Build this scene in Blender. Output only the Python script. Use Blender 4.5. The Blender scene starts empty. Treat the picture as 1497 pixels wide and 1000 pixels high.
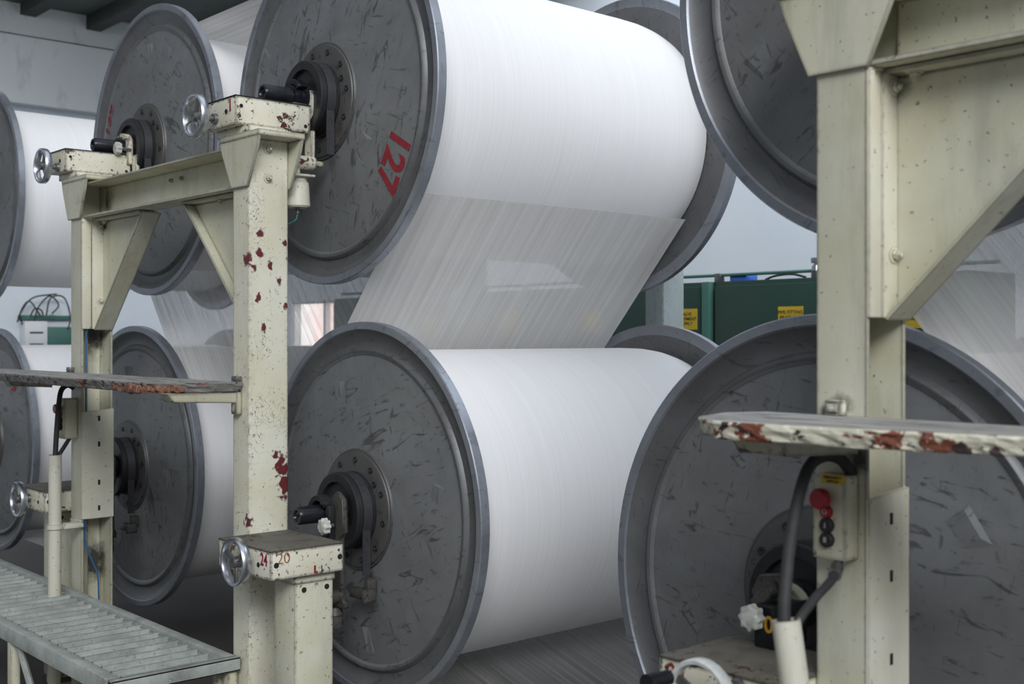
import bpy, bmesh, math, random
from mathutils import Vector, Matrix
random.seed(7)
S = bpy.context.scene
COL = S.collection
PI = math.pi

# ------------------------------------------------------------------ camera, world, lights, exposure
CAM_YAW = 0.84844
cam_d = bpy.data.cameras.new('camera')
cam = bpy.data.objects.new('camera', cam_d); COL.objects.link(cam)
cam.location = (0, 0, 0); cam.rotation_euler = (PI/2, 0, CAM_YAW)
cam_d.sensor_width = 36.0; cam_d.lens = 36.0*1740.36/1497.0
cam_d.shift_y = -(494.01-500.0)/1497.0 * -1.0
cam_d.clip_start = 0.05; cam_d.clip_end = 60
cam_d.dof.use_dof = True; cam_d.dof.focus_distance = 3.6; cam_d.dof.aperture_fstop = 4.5
S.camera = cam

w = bpy.data.worlds.new('overcast_daylight'); S.world = w; w.use_nodes = True
bg = w.node_tree.nodes['Background']
bg.inputs[0].default_value = (0.80, 0.86, 0.95, 1); bg.inputs[1].default_value = 0.26

def area(name, loc, rot, sx, sy, power, col):
    l = bpy.data.lights.new(name, 'AREA'); l.shape = 'RECTANGLE'; l.size = sx; l.size_y = sy
    l.energy = power; l.color = col
    o = bpy.data.objects.new(name, l); COL.objects.link(o); o.location = loc; o.rotation_euler = rot
    return o
# daylight coming through the roof glazing over the machine
area('roof_daylight_machine', (-2.2, 3.0, 5.6), (0, 0, 0), 6.5, 4.0, 55, (0.90, 0.94, 1.0))
area('roof_daylight_rear', (-5.0, 5.5, 3.9), (math.radians(16), 0, 0), 10.0, 1.2, 165, (0.82, 0.90, 1.0))
area('added_fill_left_end', (-9.2, 2.6, 2.9), (0, math.radians(12), 0), 2.2, 4.0, 42, (0.88, 0.93, 1.0))  # added fill just under the closed ceiling, brightens the left wall
# tall windows far down the hall, to the right of the aisle
def aim(loc, target):
    return (Vector(target)-Vector(loc)).to_track_quat('-Z', 'Y').to_euler()
wl = (10.0, -5.2, 8.4)
area('hall_window_daylight', wl, aim(wl, (-2.6, 2.4, 0.2)), 11.0, 5.5, 2330, (0.96, 0.975, 1.0))

S.view_settings.view_transform = 'Standard'; S.view_settings.look = 'None'
S.view_settings.gamma = 1.0; S.view_settings.use_curve_mapping = False
S.view_settings.exposure = 0.10

# ------------------------------------------------------------------ materials
def new_mat(name):
    m = bpy.data.materials.new(name); m.use_nodes = True
    nt = m.node_tree; b = nt.nodes['Principled BSDF']
    return m, nt, b
def N(nt, t, **k):
    n = nt.nodes.new(t)
    for a, v in k.items(): setattr(n, a, v)
    return n
def L(nt, a, b): nt.links.new(a, b)
def pos(nt, scale=(1, 1, 1), obj=False):
    m = N(nt, 'ShaderNodeMapping'); m.inputs['Scale'].default_value = scale
    if obj:
        t = N(nt, 'ShaderNodeTexCoord'); L(nt, t.outputs['Object'], m.inputs[0])
    else:
        g = N(nt, 'ShaderNodeNewGeometry'); L(nt, g.outputs['Position'], m.inputs[0])
    return m.outputs[0]
def noise(nt, vec, scale, detail=4, rough=.55, dist=0.0):
    n = N(nt, 'ShaderNodeTexNoise'); L(nt, vec, n.inputs['Vector'])
    n.inputs['Scale'].default_value = scale; n.inputs['Detail'].default_value = detail
    n.inputs['Roughness'].default_value = rough; n.inputs['Distortion'].default_value = dist
    return n.outputs['Fac']
def ramp(nt, fac, stops):
    r = N(nt, 'ShaderNodeValToRGB'); L(nt, fac, r.inputs[0])
    e = r.color_ramp.elements
    while len(e) < len(stops): e.new(0.5)
    for i, (p, c) in enumerate(stops):
        e[i].position = p; e[i].color = (c, c, c, 1) if not isinstance(c, tuple) else (*c, 1)
    return r.outputs[0]
def mixc(nt, fac, a, b, mode='MIX'):
    m = N(nt, 'ShaderNodeMix'); m.data_type = 'RGBA'; m.blend_type = mode
    if isinstance(fac, float): m.inputs[0].default_value = fac
    else: L(nt, fac, m.inputs[0])
    for sock, v in ((m.inputs[6], a), (m.inputs[7], b)):
        if isinstance(v, tuple): sock.default_value = (*v, 1)
        else: L(nt, v, sock)
    return m.outputs[2]
def math_(nt, op, a, b=0.0, c=None):
    m = N(nt, 'ShaderNodeMath', operation=op)
    for i, v in enumerate((a, b, c)):
        if v is None: continue
        if isinstance(v, (int, float)): m.inputs[i].default_value = v
        else: L(nt, v, m.inputs[i])
    return m.outputs[0]
def bump(nt, b, h, strength=.3, dist=.002):
    n = N(nt, 'ShaderNodeBump'); n.inputs['Strength'].default_value = strength; n.inputs['Distance'].default_value = dist
    L(nt, h, n.inputs['Height']); L(nt, n.outputs[0], b.inputs['Normal'])
def edge_mask(nt, radius):
    bv = N(nt, 'ShaderNodeBevel', samples=4); bv.inputs['Radius'].default_value = radius
    g = N(nt, 'ShaderNodeNewGeometry')
    d = N(nt, 'ShaderNodeVectorMath', operation='DOT_PRODUCT')
    L(nt, bv.outputs[0], d.inputs[0]); L(nt, g.outputs['True Normal'], d.inputs[1])
    return math_(nt, 'SUBTRACT', 1.0, math_(nt, 'ABSOLUTE', d.outputs['Value']))

def painted(name, base, chip=.5, edge=.008, dirt=.5, chipcol=(.10, .022, .022), dark=(.035, .03, .028), spots=.5, rough=.45, marks=(), smudges=()):
    m, nt, b = new_mat(name)
    p = pos(nt)
    n1 = noise(nt, p, 5, 5, .6)
    c = mixc(nt, ramp(nt, n1, [(.35, 0), (.75, 1)]), base, tuple(x*y for x, y in zip(base, (.86, .82, .70))))
    # vertical grime
    pv = pos(nt, (14, 14, 2.2))
    n2 = noise(nt, pv, 1.0, 5, .65)
    c = mixc(nt, math_(nt, 'MULTIPLY', ramp(nt, n2, [(.5, 0), (.78, 1)]), dirt), c, tuple(x*.42 for x in base))
    # small chips: dark rims with primer inside
    n3 = noise(nt, p, 26, 6, .7, .3); big = noise(nt, p, 3.3, 3, .5)
    field = math_(nt, 'ADD', math_(nt, 'MULTIPLY', n3, .6), math_(nt, 'MULTIPLY', big, .55))
    th = .86 - .205*chip
    c = mixc(nt, ramp(nt, field, [(th-.012, 0), (th, 1)]), c, dark)
    c = mixc(nt, ramp(nt, field, [(th+.01, 0), (th+.022, 1)]), c, chipcol)
    n4 = noise(nt, p, 90, 3, .6)
    c = mixc(nt, math_(nt, 'MULTIPLY', ramp(nt, n4, [(.70-.06*spots, 0), (.73-.06*spots, 1)]), .8), c, dark)
    if smudges:        # grease smudges
        nd0 = noise(nt, p, 24, 5, .65); g = None
        for (mx, my, mz, mr, el) in smudges:
            mp = N(nt, 'ShaderNodeMapping'); mp.inputs['Scale'].default_value = (1/mr, .8/mr, el/mr); mp.inputs['Location'].default_value = (-mx/mr, -my*.8/mr, -mz*el/mr); L(nt, p, mp.inputs[0])
            ln = N(nt, 'ShaderNodeVectorMath', operation='LENGTH'); L(nt, mp.outputs[0], ln.inputs[0])
            g = ln.outputs['Value'] if g is None else math_(nt, 'MINIMUM', g, ln.outputs['Value'])
        fld0 = math_(nt, 'ADD', g, math_(nt, 'MULTIPLY', math_(nt, 'SUBTRACT', nd0, .5), 1.6))
        c = mixc(nt, ramp(nt, fld0, [(.35, .92), (1.0, 0)]), c, (.03, .028, .024))
    if marks:
        nd = N(nt, 'ShaderNodeTexNoise'); L(nt, p, nd.inputs['Vector']); nd.inputs['Scale'].default_value = 60; nd.inputs['Detail'].default_value = 5
        g = None
        for (mx, my, mz, mr, el) in marks:
            mp = N(nt, 'ShaderNodeMapping'); mp.inputs['Scale'].default_value = (.4/mr, 1/mr, el/mr); mp.inputs['Location'].default_value = (-mx*.4/mr, -my/mr, -mz*el/mr); L(nt, p, mp.inputs[0])
            ln = N(nt, 'ShaderNodeVectorMath', operation='LENGTH'); L(nt, mp.outputs[0], ln.inputs[0])
            g = ln.outputs['Value'] if g is None else math_(nt, 'MINIMUM', g, ln.outputs['Value'])
        fld = math_(nt, 'ADD', g, math_(nt, 'MULTIPLY', math_(nt, 'SUBTRACT', nd.outputs['Fac'], .5), 3.2))
        cn = noise(nt, p, 38, 2, .5, .4); ct = math_(nt, 'ABSOLUTE', math_(nt, 'SUBTRACT', cn, .5))
        zn = noise(nt, pos(nt, (1, 1, .7)), 9, 3, .5)
        cl = math_(nt, 'MULTIPLY', ramp(nt, ct, [(.006, 1), (.011, 0)]), ramp(nt, zn, [(.52, 0), (.58, .85)]))
        c = mixc(nt, cl, c, (.11, .105, .10))
        c = mixc(nt, ramp(nt, fld, [(.86, 1), (.98, 0)]), c, (.30, .29, .26))
        c = mixc(nt, ramp(nt, fld, [(.70, 1), (.76, 0)]), c, chipcol)
    # worn edges
    em = edge_mask(nt, edge)
    n5 = noise(nt, p, 62, 4, .65)
    e2 = math_(nt, 'ADD', math_(nt, 'MULTIPLY', em, 9.0), math_(nt, 'MULTIPLY', math_(nt, 'SUBTRACT', n5, .5), 2.4))
    ef = ramp(nt, e2, [(.52-.16*chip, 0), (.58-.16*chip, 1)])
    c = mixc(nt, math_(nt, 'MULTIPLY', ef, .35 + .6*min(1, chip+.3)), c, dark)
    L(nt, c, b.inputs['Base Color']); b.inputs['Roughness'].default_value = rough
    bump(nt, b, n3, .25, .002)
    return m
CREAM = (.62, .615, .50)
M = {}
M['cream'] = painted('cream_enamel_paint', CREAM, .30, .011, smudges=((-4.56, 1.87, .53, .075, 1), (-1.118, 1.86, .440, .035, 1), (-4.66, 1.89, -.89, .060, .6),
    (-1.140, 1.795, -.205, .028, .8), (-1.180, 1.80, -.118, .030, 1.2), (-4.55, 1.88, .44, .03, 1), (-1.205, 1.80, -.13, .02, 1), (-4.66, 1.88, .0, .05, .5)))
M['cream_worn'] = painted('heavily_chipped_cream_paint', (.72, .71, .60), .50, .010, .35, chipcol=(.13, .02, .025), spots=.8, marks=(
    (-3.255, 1.838, .322, 0.0148, 1), (-3.255, 1.836, .262, 0.0133, .8), (-3.255, 1.925, .295, 0.0094, .8), (-3.255, 1.822, .215, 0.0125, .7), (-3.255, 1.87, .225, 0.0094, .6), (-3.255, 1.905, .17, 0.0094, .5),
    (-3.255, 1.83, .12, 0.0094, .6), (-3.255, 1.925, .10, 0.0086, .7), (-3.255, 1.85, .03, 0.0094, .5), (-3.255, 1.912, -.40, 0.0221, .55), (-3.255, 1.925, -.46, 0.0221, .5), (-3.255, 1.89, -.36, 0.0119, .6),
    (-3.27, 1.80, .24, 0.0094, .4), (-3.255, 1.80, -.56, .012, .6)))
M['cream_box'] = painted('chipped_cream_box_paint', (.74, .72, .61), .8, .012, .35, spots=.8)
M['cream_light'] = painted('clean_cream_paint', (.70, .69, .59), .05, .004, .2)
M['cream_dirty'] = painted('grimy_cream_paint', (.50, .49, .40), .5, .010, .9, dark=(.03, .028, .022))
M['lid'] = painted('greasy_black_stained_lid', (.15, .14, .12), .8, .006, .9, dark=(.02, .018, .016), rough=.75)
M['cream_cond'] = painted('scuffed_cream_tube_paint', (.66, .65, .56), .45, .004, .5)
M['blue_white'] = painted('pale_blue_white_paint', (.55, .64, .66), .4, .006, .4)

def disc_mat(name, base, metal=.25, rough=.48, scr=1.0):
    m, nt, b = new_mat(name)
    p = pos(nt, obj=True)
    n1 = noise(nt, p, 6, 6, .65, .6)
    c = mixc(nt, ramp(nt, n1, [(.3, 0), (.72, 1)]), tuple(x*.85 for x in base), tuple(x*1.15 for x in base))
    n0 = noise(nt, p, 2.2, 4, .6)
    c = mixc(nt, math_(nt, 'MULTIPLY', ramp(nt, n0, [(.52, 0), (.70, 1)]), .35), c, (base[0]*.8, base[1]*.68, base[2]*.6))
    pa = pos(nt, (30, 30, 9), obj=True); n2 = noise(nt, pa, 1.0, 5, .6, 1.6)
    c = mixc(nt, math_(nt, 'MULTIPLY', ramp(nt, n2, [(.58, 0), (.66, 1)]), .72*scr), c, tuple(x*.26 for x in base))
    pb = pos(nt, (11, 11, 60), obj=True); n3 = noise(nt, pb, 1.0, 4, .55, 1.2)
    c = mixc(nt, math_(nt, 'MULTIPLY', ramp(nt, n3, [(.63, 0), (.68, 1)]), .6*scr), c, tuple(x*.30 for x in base))
    n4 = noise(nt, p, 34, 5, .7, .8)
    c = mixc(nt, math_(nt, 'MULTIPLY', ramp(nt, n4, [(.67, 0), (.73, 1)]), .35*scr), c, tuple(min(1, x*2.4) for x in base))
    L(nt, c, b.inputs['Base Color']); b.inputs['Metallic'].default_value = metal
    L(nt, ramp(nt, n1, [(.2, rough-.08), (.8, rough+.14)]), b.inputs['Roughness'])
    bump(nt, b, n2, .15, .002)
    return m
M['disc'] = disc_mat('scuffed_grey_flange_paint', (.196, .203, .208))
M['disc_inner'] = disc_mat('worn_grey_flange_band', (.145, .149, .154), .35, .42, .7)
M['rim'] = disc_mat('bare_aluminium_rim', (.29, .31, .35), .6, .36, .5)
M['hub'] = disc_mat('brown_grey_hub_plate', (.100, .098, .095), .3, .45, .8)
M['drum'] = disc_mat('blackened_brake_drum', (.035, .036, .038), .4, .38, .6)
M['strap'] = disc_mat('dark_brake_strap', (.055, .055, .062), .3, .45, .8)

def plain(name, col, rough=.5, metal=0.0, var=.2, scale=30):
    m, nt, b = new_mat(name)
    n = noise(nt, pos(nt), scale, 4, .6)
    c = mixc(nt, ramp(nt, n, [(.3, 0), (.7, 1)]), tuple(x*(1-var) for x in col), tuple(min(1, x*(1+var)) for x in col))
    L(nt, c, b.inputs['Base Color']); b.inputs['Roughness'].default_value = rough; b.inputs['Metallic'].default_value = metal
    return m
M['chrome'] = plain('polished_steel', (.60, .63, .69), .32, 1.0, .15, 40)
M['steel'] = plain('dull_steel', (.22, .22, .22), .4, .8, .3, 50)
M['black'] = plain('black_steel', (.022, .024, .030), .28, .5, .4, 30)
M['hole'] = plain('dark_opening', (.012, .012, .012), .8, 0, .2)
M['rubber'] = plain('black_rubber', (.028, .028, .028), .7, 0, .3)
M['knob'] = plain('grey_white_plastic', (.52, .53, .48), .5, 0, .25, 60)
M['white_paint'] = plain('white_wheel_paint', (.62, .64, .62), .45, 0, .15, 60)
M['red'] = plain('red_painted_mark', (.24, .016, .026), .6, 0, .25, 60)
M['red_button'] = plain('red_plastic', (.32, .01, .02), .35, 0, .1)
M['ochre'] = plain('ochre_painted_mark', (.30, .10, .03), .6, 0, .25, 60)
M['amber'] = plain('amber_painted_mark', (.62, .33, .03), .6, 0, .2, 60)
M['yellow'] = plain('yellow_label', (.60, .42, .03), .5, 0, .1)
M['ink'] = plain('black_ink', (.02, .02, .02), .6, 0, .1)
M['green'] = plain('dark_green_enamel', (.022, .055, .042), .42, 0, .12, 3)
M['green_lt'] = plain('mid_green_enamel', (.06, .16, .13), .45, 0, .12, 3)
M['blue_wire'] = plain('blue_wire_plastic', (.02, .12, .28), .5)
M['green_wire'] = plain('teal_wire_plastic', (.03, .22, .2), .5)
M['white_plastic'] = plain('white_casing', (.72, .74, .74), .5, 0, .05, 4)
M['blue_plastic'] = plain('blue_casing', (.05, .16, .6), .5, 0, .1)
M['brown'] = plain('rusty_steel', (.16, .10, .075), .7, .3, .4, 40)

def yarn_mat():
    m, nt, b = new_mat('wound_white_yarn')
    p = pos(nt, (1, 260, 1), obj=True); n = noise(nt, p, 1.0, 3, .6)
    p2 = pos(nt, (1, 9, 1), obj=True); n2 = noise(nt, p2, 1.0, 2, .5)
    c = mixc(nt, ramp(nt, n, [(.3, 0), (.7, 1)]), (.77, .767, .772), (.845, .84, .842))
    c = mixc(nt, math_(nt, 'MULTIPLY', ramp(nt, n2, [(.4, 0), (.7, 1)]), .3), c, (.80, .79, .775))
    L(nt, c, b.inputs['Base Color']); b.inputs['Roughness'].default_value = .75
    try: b.inputs['Sheen Weight'].default_value = .15
    except Exception: pass
    bump(nt, b, n, .12, .001)
    return m
M['yarn'] = yarn_mat()
def sheet_mat(name, lo, hi):
    m, nt, b = new_mat(name)
    p = pos(nt, (.35, 330, .35)); n = noise(nt, p, 1.0, 3, .7)
    p2 = pos(nt, (.6, 42, .6)); n2 = noise(nt, p2, 1.0, 4, .7)
    f = math_(nt, 'ADD', math_(nt, 'MULTIPLY', n, .55), math_(nt, 'MULTIPLY', n2, .45))
    a = ramp(nt, f, [(.34, lo), (.62, hi)])
    c = mixc(nt, ramp(nt, n2, [(.35, 0), (.7, 1)]), (.84, .825, .805), (.90, .89, .875))
    L(nt, c, b.inputs['Base Color']); b.inputs['Roughness'].default_value = .85
    L(nt, a, b.inputs['Alpha'])
    # thin yarn lets light through: half diffuse, half translucent
    tr = N(nt, 'ShaderNodeBsdfTranslucent'); L(nt, c, tr.inputs[0])
    tp = N(nt, 'ShaderNodeBsdfTransparent'); mx1 = N(nt, 'ShaderNodeMixShader'); mx2 = N(nt, 'ShaderNodeMixShader')
    L(nt, a, mx1.inputs[0]); L(nt, tp.outputs[0], mx1.inputs[1]); L(nt, tr.outputs[0], mx1.inputs[2])
    mx2.inputs[0].default_value = .12; L(nt, b.outputs[0], mx2.inputs[1]); L(nt, mx1.outputs[0], mx2.inputs[2])
    L(nt, mx2.outputs[0], nt.nodes['Material Output'].inputs['Surface'])
    return m
M['sheet'] = sheet_mat('warp_yarn_sheet', .66, .92)
M['sheet_low_shade'] = sheet_mat('shade_dimmed_yarn_sheet', .08, .34)  # alpha lowered so the low sheets come out dark, in place of shade
M['sheet_mid'] = sheet_mat('open_warp_yarn_sheet', .42, .80)

def wood_mat():
    m, nt, b = new_mat('grimy_painted_board_top')
    p = pos(nt, (3, 28, 28)); n = noise(nt, p, 1.0, 6, .65, .4)
    c = mixc(nt, ramp(nt, n, [(.35, 0), (.72, 1)]), (.46, .455, .44), (.15, .145, .135))
    n2 = noise(nt, pos(nt, (9, 40, 30)), 1.0, 5, .6)
    c = mixc(nt, ramp(nt, n2, [(.58, 0), (.62, 1)]), c, (.045, .04, .036))
    L(nt, c, b.inputs['Base Color']); b.inputs['Roughness'].default_value = .65
    bump(nt, b, n, .4, .003)
    return m
M['board_top'] = wood_mat()
def board_edge_mat(name, pale, split):
    m, nt, b = new_mat(name)
    p = pos(nt, (26, 26, 40)); n = noise(nt, p, 1.0, 5, .6, .6)
    n2 = noise(nt, pos(nt, (9, 9, 12)), 1.0, 5, .6, .5)
    c = mixc(nt, ramp(nt, n2, [(split, 0), (split+.02, 1)]), pale, (.20, .062, .035))
    c = mixc(nt, ramp(nt, n, [(.57, 0), (.60, 1)]), c, (.04, .02, .018))
    n3 = noise(nt, pos(nt, (50, 50, 60)), 1.0, 4, .6)
    c = mixc(nt, ramp(nt, n3, [(.60, 0), (.63, 1)]), c, tuple(min(1, x*1.25) for x in pale))
    L(nt, c, b.inputs['Base Color']); b.inputs['Roughness'].default_value = .6
    bump(nt, b, n, .9, .006)
    return m
M['edge_cream'] = board_edge_mat('flaking_cream_board_edge', (.62, .60, .48), .53)
M['edge_dark'] = board_edge_mat('worn_dark_board_edge', (.17, .165, .155), .60)
M['raw_wood'] = plain('splintered_bare_wood', (.20, .10, .065), .85, 0, .65, 90)

def wall_mat(name, a, bcol, rough=.8, dirt=.3):
    m, nt, b = new_mat(name)
    n = noise(nt, pos(nt), 1.1, 5, .6); n2 = noise(nt, pos(nt, (1, 1, .35)), 5, 6, .7)
    c = mixc(nt, ramp(nt, n, [(.35, 0), (.7, 1)]), a, bcol)
    c = mixc(nt, math_(nt, 'MULTIPLY', ramp(nt, n2, [(.58, 0), (.74, 1)]), dirt), c, tuple(x*.35 for x in a))
    L(nt, c, b.inputs['Base Color']); b.inputs['Roughness'].default_value = rough
    bump(nt, b, n2, .25, .01)
    return m
M['wall'] = wall_mat('pale_blue_wall_paint', (.66, .72, .78), (.72, .77, .81), .7, .08)
M['wall_left'] = wall_mat('stained_grey_plaster', (.74, .77, .76), (.80, .82, .81), .85, .45)
M['ceiling'] = wall_mat('dark_ceiling_boards', (.12, .14, .13), (.17, .18, .17), .9, .5)
M['floor'] = wall_mat('stained_dark_floor', (.060, .053, .046), (.095, .085, .074), .65, .5)
M['ceil_beam'] = wall_mat('sooty_beam_paint', (.06, .065, .06), (.09, .09, .09), .8, .4)
def tread_mat():
    m, nt, b = new_mat('worn_grey_green_tread_paint')
    n = noise(nt, pos(nt), 9, 6, .65); n2 = noise(nt, pos(nt), 60, 5, .7, .5)
    c = mixc(nt, ramp(nt, n, [(.35, 0), (.7, 1)]), (.40, .44, .41), (.22, .235, .22))
    c = mixc(nt, ramp(nt, n2, [(.60, 0), (.64, 1)]), c, (.05, .048, .045))
    em = edge_mask(nt, .006)
    e2 = math_(nt, 'ADD', math_(nt, 'MULTIPLY', em, 3.2), math_(nt, 'MULTIPLY', math_(nt, 'SUBTRACT', n2, .5), 2.2))
    c = mixc(nt, ramp(nt, e2, [(.30, 0), (.38, .85)]), c, (.60, .62, .60))
    c = mixc(nt, ramp(nt, e2, [(.62, 0), (.68, 1)]), c, (.04, .035, .035))
    L(nt, c, b.inputs['Base Color']); b.inputs['Roughness'].default_value = .5
    bump(nt, b, n2, .3, .002)
    return m
M['tread'] = tread_mat()
def glow(name, col, s):
    m, nt, b = new_mat(name)
    n = noise(nt, pos(nt), 3, 3, .5)
    c = mixc(nt, ramp(nt, n, [(.4, 0), (.6, 1)]), col, (1, .97, .95))
    b.inputs['Base Color'].default_value = (0, 0, 0, 1)
    L(nt, c, b.inputs['Emission Color']); b.inputs['Emission Strength'].default_value = s
    return m
M['daylight'] = glow('daylight_outside_glass', (1.0, .78, .76), 2.0)

# ------------------------------------------------------------------ mesh helpers
MIR = [None]           # when set, geometry is mirrored to the far side of the machine
def world_origin(o):
    v = Vector((0, 0, 0))
    while o is not None: v += o.location; o = o.parent
    return v
def obj(name, bm, mats, parent=None, origin=None, smooth=40):
    """one mesh object; bm is in world coordinates"""
    if MIR[0] is not None:
        dx, yy = MIR[0]
        for v in bm.verts: v.co = Vector((v.co.x+dx, yy-v.co.y, v.co.z))
        bmesh.ops.reverse_faces(bm, faces=bm.faces[:])
    o0 = world_origin(parent) if parent is not None else Vector(origin or (0, 0, 0))
    bmesh.ops.translate(bm, verts=bm.verts[:], vec=-o0)
    me = bpy.data.meshes.new(name); bm.to_mesh(me); bm.free()
    if not isinstance(mats, (list, tuple)): mats = [mats]
    for m in mats: me.materials.append(m)
    if smooth:
        for p in me.polygons: p.use_smooth = True
        try: me.set_sharp_from_angle(angle=math.radians(smooth))
        except Exception: pass
    o = bpy.data.objects.new(name, me); COL.objects.link(o)
    if parent is not None: o.parent = parent
    else: o.location = o0
    return o
def thing(name, label, cat, loc, group=None):
    if MIR[0] is not None: loc = (loc[0]+MIR[0][0], MIR[0][1]-loc[1], loc[2])
    o = bpy.data.objects.new(name, None); COL.objects.link(o); o.location = loc
    o.empty_display_size = .1
    o['label'] = label; o['category'] = cat
    if group: o['group'] = group
    return o
def tag(o, label, cat, group=None, kind=None):
    o['label'] = label; o['category'] = cat
    if group: o['group'] = group
    if kind: o['kind'] = kind
    return o
def struct(o): o['kind'] = 'structure'; return o
def BM(): return bmesh.new()
def box(bm, x0, x1, y0, y1, z0, z1, bev=0.0, seg=2, mi=0):
    r = bmesh.ops.create_cube(bm, size=1.0)
    vs = r['verts']
    for v in vs:
        v.co = Vector((x0+(v.co.x+.5)*(x1-x0), y0+(v.co.y+.5)*(y1-y0), z0+(v.co.z+.5)*(z1-z0)))
    fs = list({f for v in vs for f in v.link_faces})
    for f in fs: f.material_index = mi
    if bev > 0:
        es = list({e for v in vs for e in v.link_edges})
        r2 = bmesh.ops.bevel(bm, geom=es, offset=bev, segments=seg, profile=.5, affect='EDGES')
        for f in r2['faces']: f.material_index = mi
def xform(bm, start, mat):
    bm.verts.ensure_lookup_table()
    for v in bm.verts[start:]: v.co = mat @ v.co
def prism(bm, pts, axis, a, b, mi=0, bev=0.0):
    """extrude a 2D outline; axis 'z': pts are (x,y); 'y': (x,z); 'x': (y,z)"""
    def mk(p, t):
        return {'z': (p[0], p[1], t), 'y': (p[0], t, p[1]), 'x': (t, p[0], p[1])}[axis]
    A = [bm.verts.new(mk(p, a)) for p in pts]; B = [bm.verts.new(mk(p, b)) for p in pts]
    n = len(pts); fs = [bm.faces.new(A[::-1]), bm.faces.new(B)]
    for i in range(n): fs.append(bm.faces.new((A[i], A[(i+1) % n], B[(i+1) % n], B[i])))
    for f in fs: f.material_index = mi
    bmesh.ops.recalc_face_normals(bm, faces=fs)
    if bev > 0:
        es = list({e for f in fs for e in f.edges})
        bmesh.ops.bevel(bm, geom=es, offset=bev, segments=1, profile=.5, affect='EDGES')
def lathe(bm, prof, seg=96, center=(0, 0, 0), mis=None, close=True, axis='y'):
    """prof: (y, r) points revolved about the Y axis (or other axis) through center"""
    rings = []
    cx, cy, cz = center
    for (y, r) in prof:
        ring = []
        for k in range(seg):
            t = 2*PI*k/seg; c_, s_ = r*math.cos(t), r*math.sin(t)
            p = {'y': (cx+c_, cy+y, cz+s_), 'z': (cx+c_, cy+s_, cz+y), 'x': (cx+y, cy+c_, cz+s_)}[axis]
            ring.append(bm.verts.new(p))
        rings.append(ring)
    n = len(prof); fs = []
    for i in range(n if close else n-1):
        a, b = rings[i], rings[(i+1) % n]
        for k in range(seg):
            f = bm.faces.new((a[k], a[(k+1) % seg], b[(k+1) % seg], b[k])); fs.append(f)
            f.material_index = mis[i] if mis else 0
    if not close:
        fs.append(bm.faces.new(rings[0])); fs.append(bm.faces.new(rings[-1]))
        if mis: fs[-2].material_index = mis[0]; fs[-1].material_index = mis[-1]
    bmesh.ops.recalc_face_normals(bm, faces=fs)
    return fs
def tube(bm, pts, r, seg=14, caps=True, ribs=0.0):
    P = [Vector(p) for p in pts]; rings = []
    up = Vector((0, 0, 1))
    prev = None
    for i, p in enumerate(P):
        d = (P[min(i+1, len(P)-1)]-P[max(i-1, 0)]).normalized()
        if prev is None:
            a = d.cross(up if abs(d.z) < .9 else Vector((1, 0, 0))).normalized()
        else:
            a = (prev - d*prev.dot(d)).normalized()
        b = d.cross(a); prev = a
        rr = (r[i] if isinstance(r, (list, tuple)) else r)*(1+(ribs if i % 2 else 0))
        rings.append([bm.verts.new(p+a*rr*math.cos(2*PI*k/seg)+b*rr*math.sin(2*PI*k/seg)) for k in range(seg)])
    fs = []
    for a, b in zip(rings, rings[1:]):
        for k in range(seg): fs.append(bm.faces.new((a[k], a[(k+1) % seg], b[(k+1) % seg], b[k])))
    if caps: fs.append(bm.faces.new(rings[0][::-1])); fs.append(bm.faces.new(rings[-1]))
    bmesh.ops.recalc_face_normals(bm, faces=fs)
def spline(ctrl, n=12):
    P = [Vector(c) for c in ctrl]; P = [P[0]*2-P[1]]+P+[P[-1]*2-P[-2]]; out = []
    for i in range(1, len(P)-2):
        for k in range(n):
            t = k/n; a, b, c, d = P[i-1], P[i], P[i+1], P[i+2]
            out.append(.5*((2*b)+(c-a)*t+(2*a-5*b+4*c-d)*t*t+(3*b-a-3*c+d)*t**3))
    out.append(P[-2]); return out
def hexbolt(bm, c, axis, r=.009, h=.010, washer=True):
    ax = {'x': Vector((1, 0, 0)), '-y': Vector((0, -1, 0)), '-x': Vector((-1, 0, 0)), '-z': Vector((0, 0, -1))}[axis]
    def cyl(r, h0, h1, seg):
        u = ax.cross(Vector((0, 0, 1)) if abs(ax.z) < .5 else Vector((1, 0, 0))).normalized(); v = ax.cross(u)
        A = [bm.verts.new(Vector(c)+ax*h0+u*r*math.cos(2*PI*k/seg)+v*r*math.sin(2*PI*k/seg)) for k in range(seg)]
        B = [bm.verts.new(Vector(c)+ax*h1+u*r*math.cos(2*PI*k/seg)+v*r*math.sin(2*PI*k/seg)) for k in range(seg)]
        fs = [bm.faces.new(A), bm.faces.new(B)]+[bm.faces.new((A[k], A[(k+1) % seg], B[(k+1) % seg], B[k])) for k in range(seg)]
        bmesh.ops.recalc_face_normals(bm, faces=fs)
    if washer: cyl(r*1.7, -.001, .002, 20)
    cyl(r, 0, h, 6); cyl(r*.55, h, h*1.6, 10)
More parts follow.
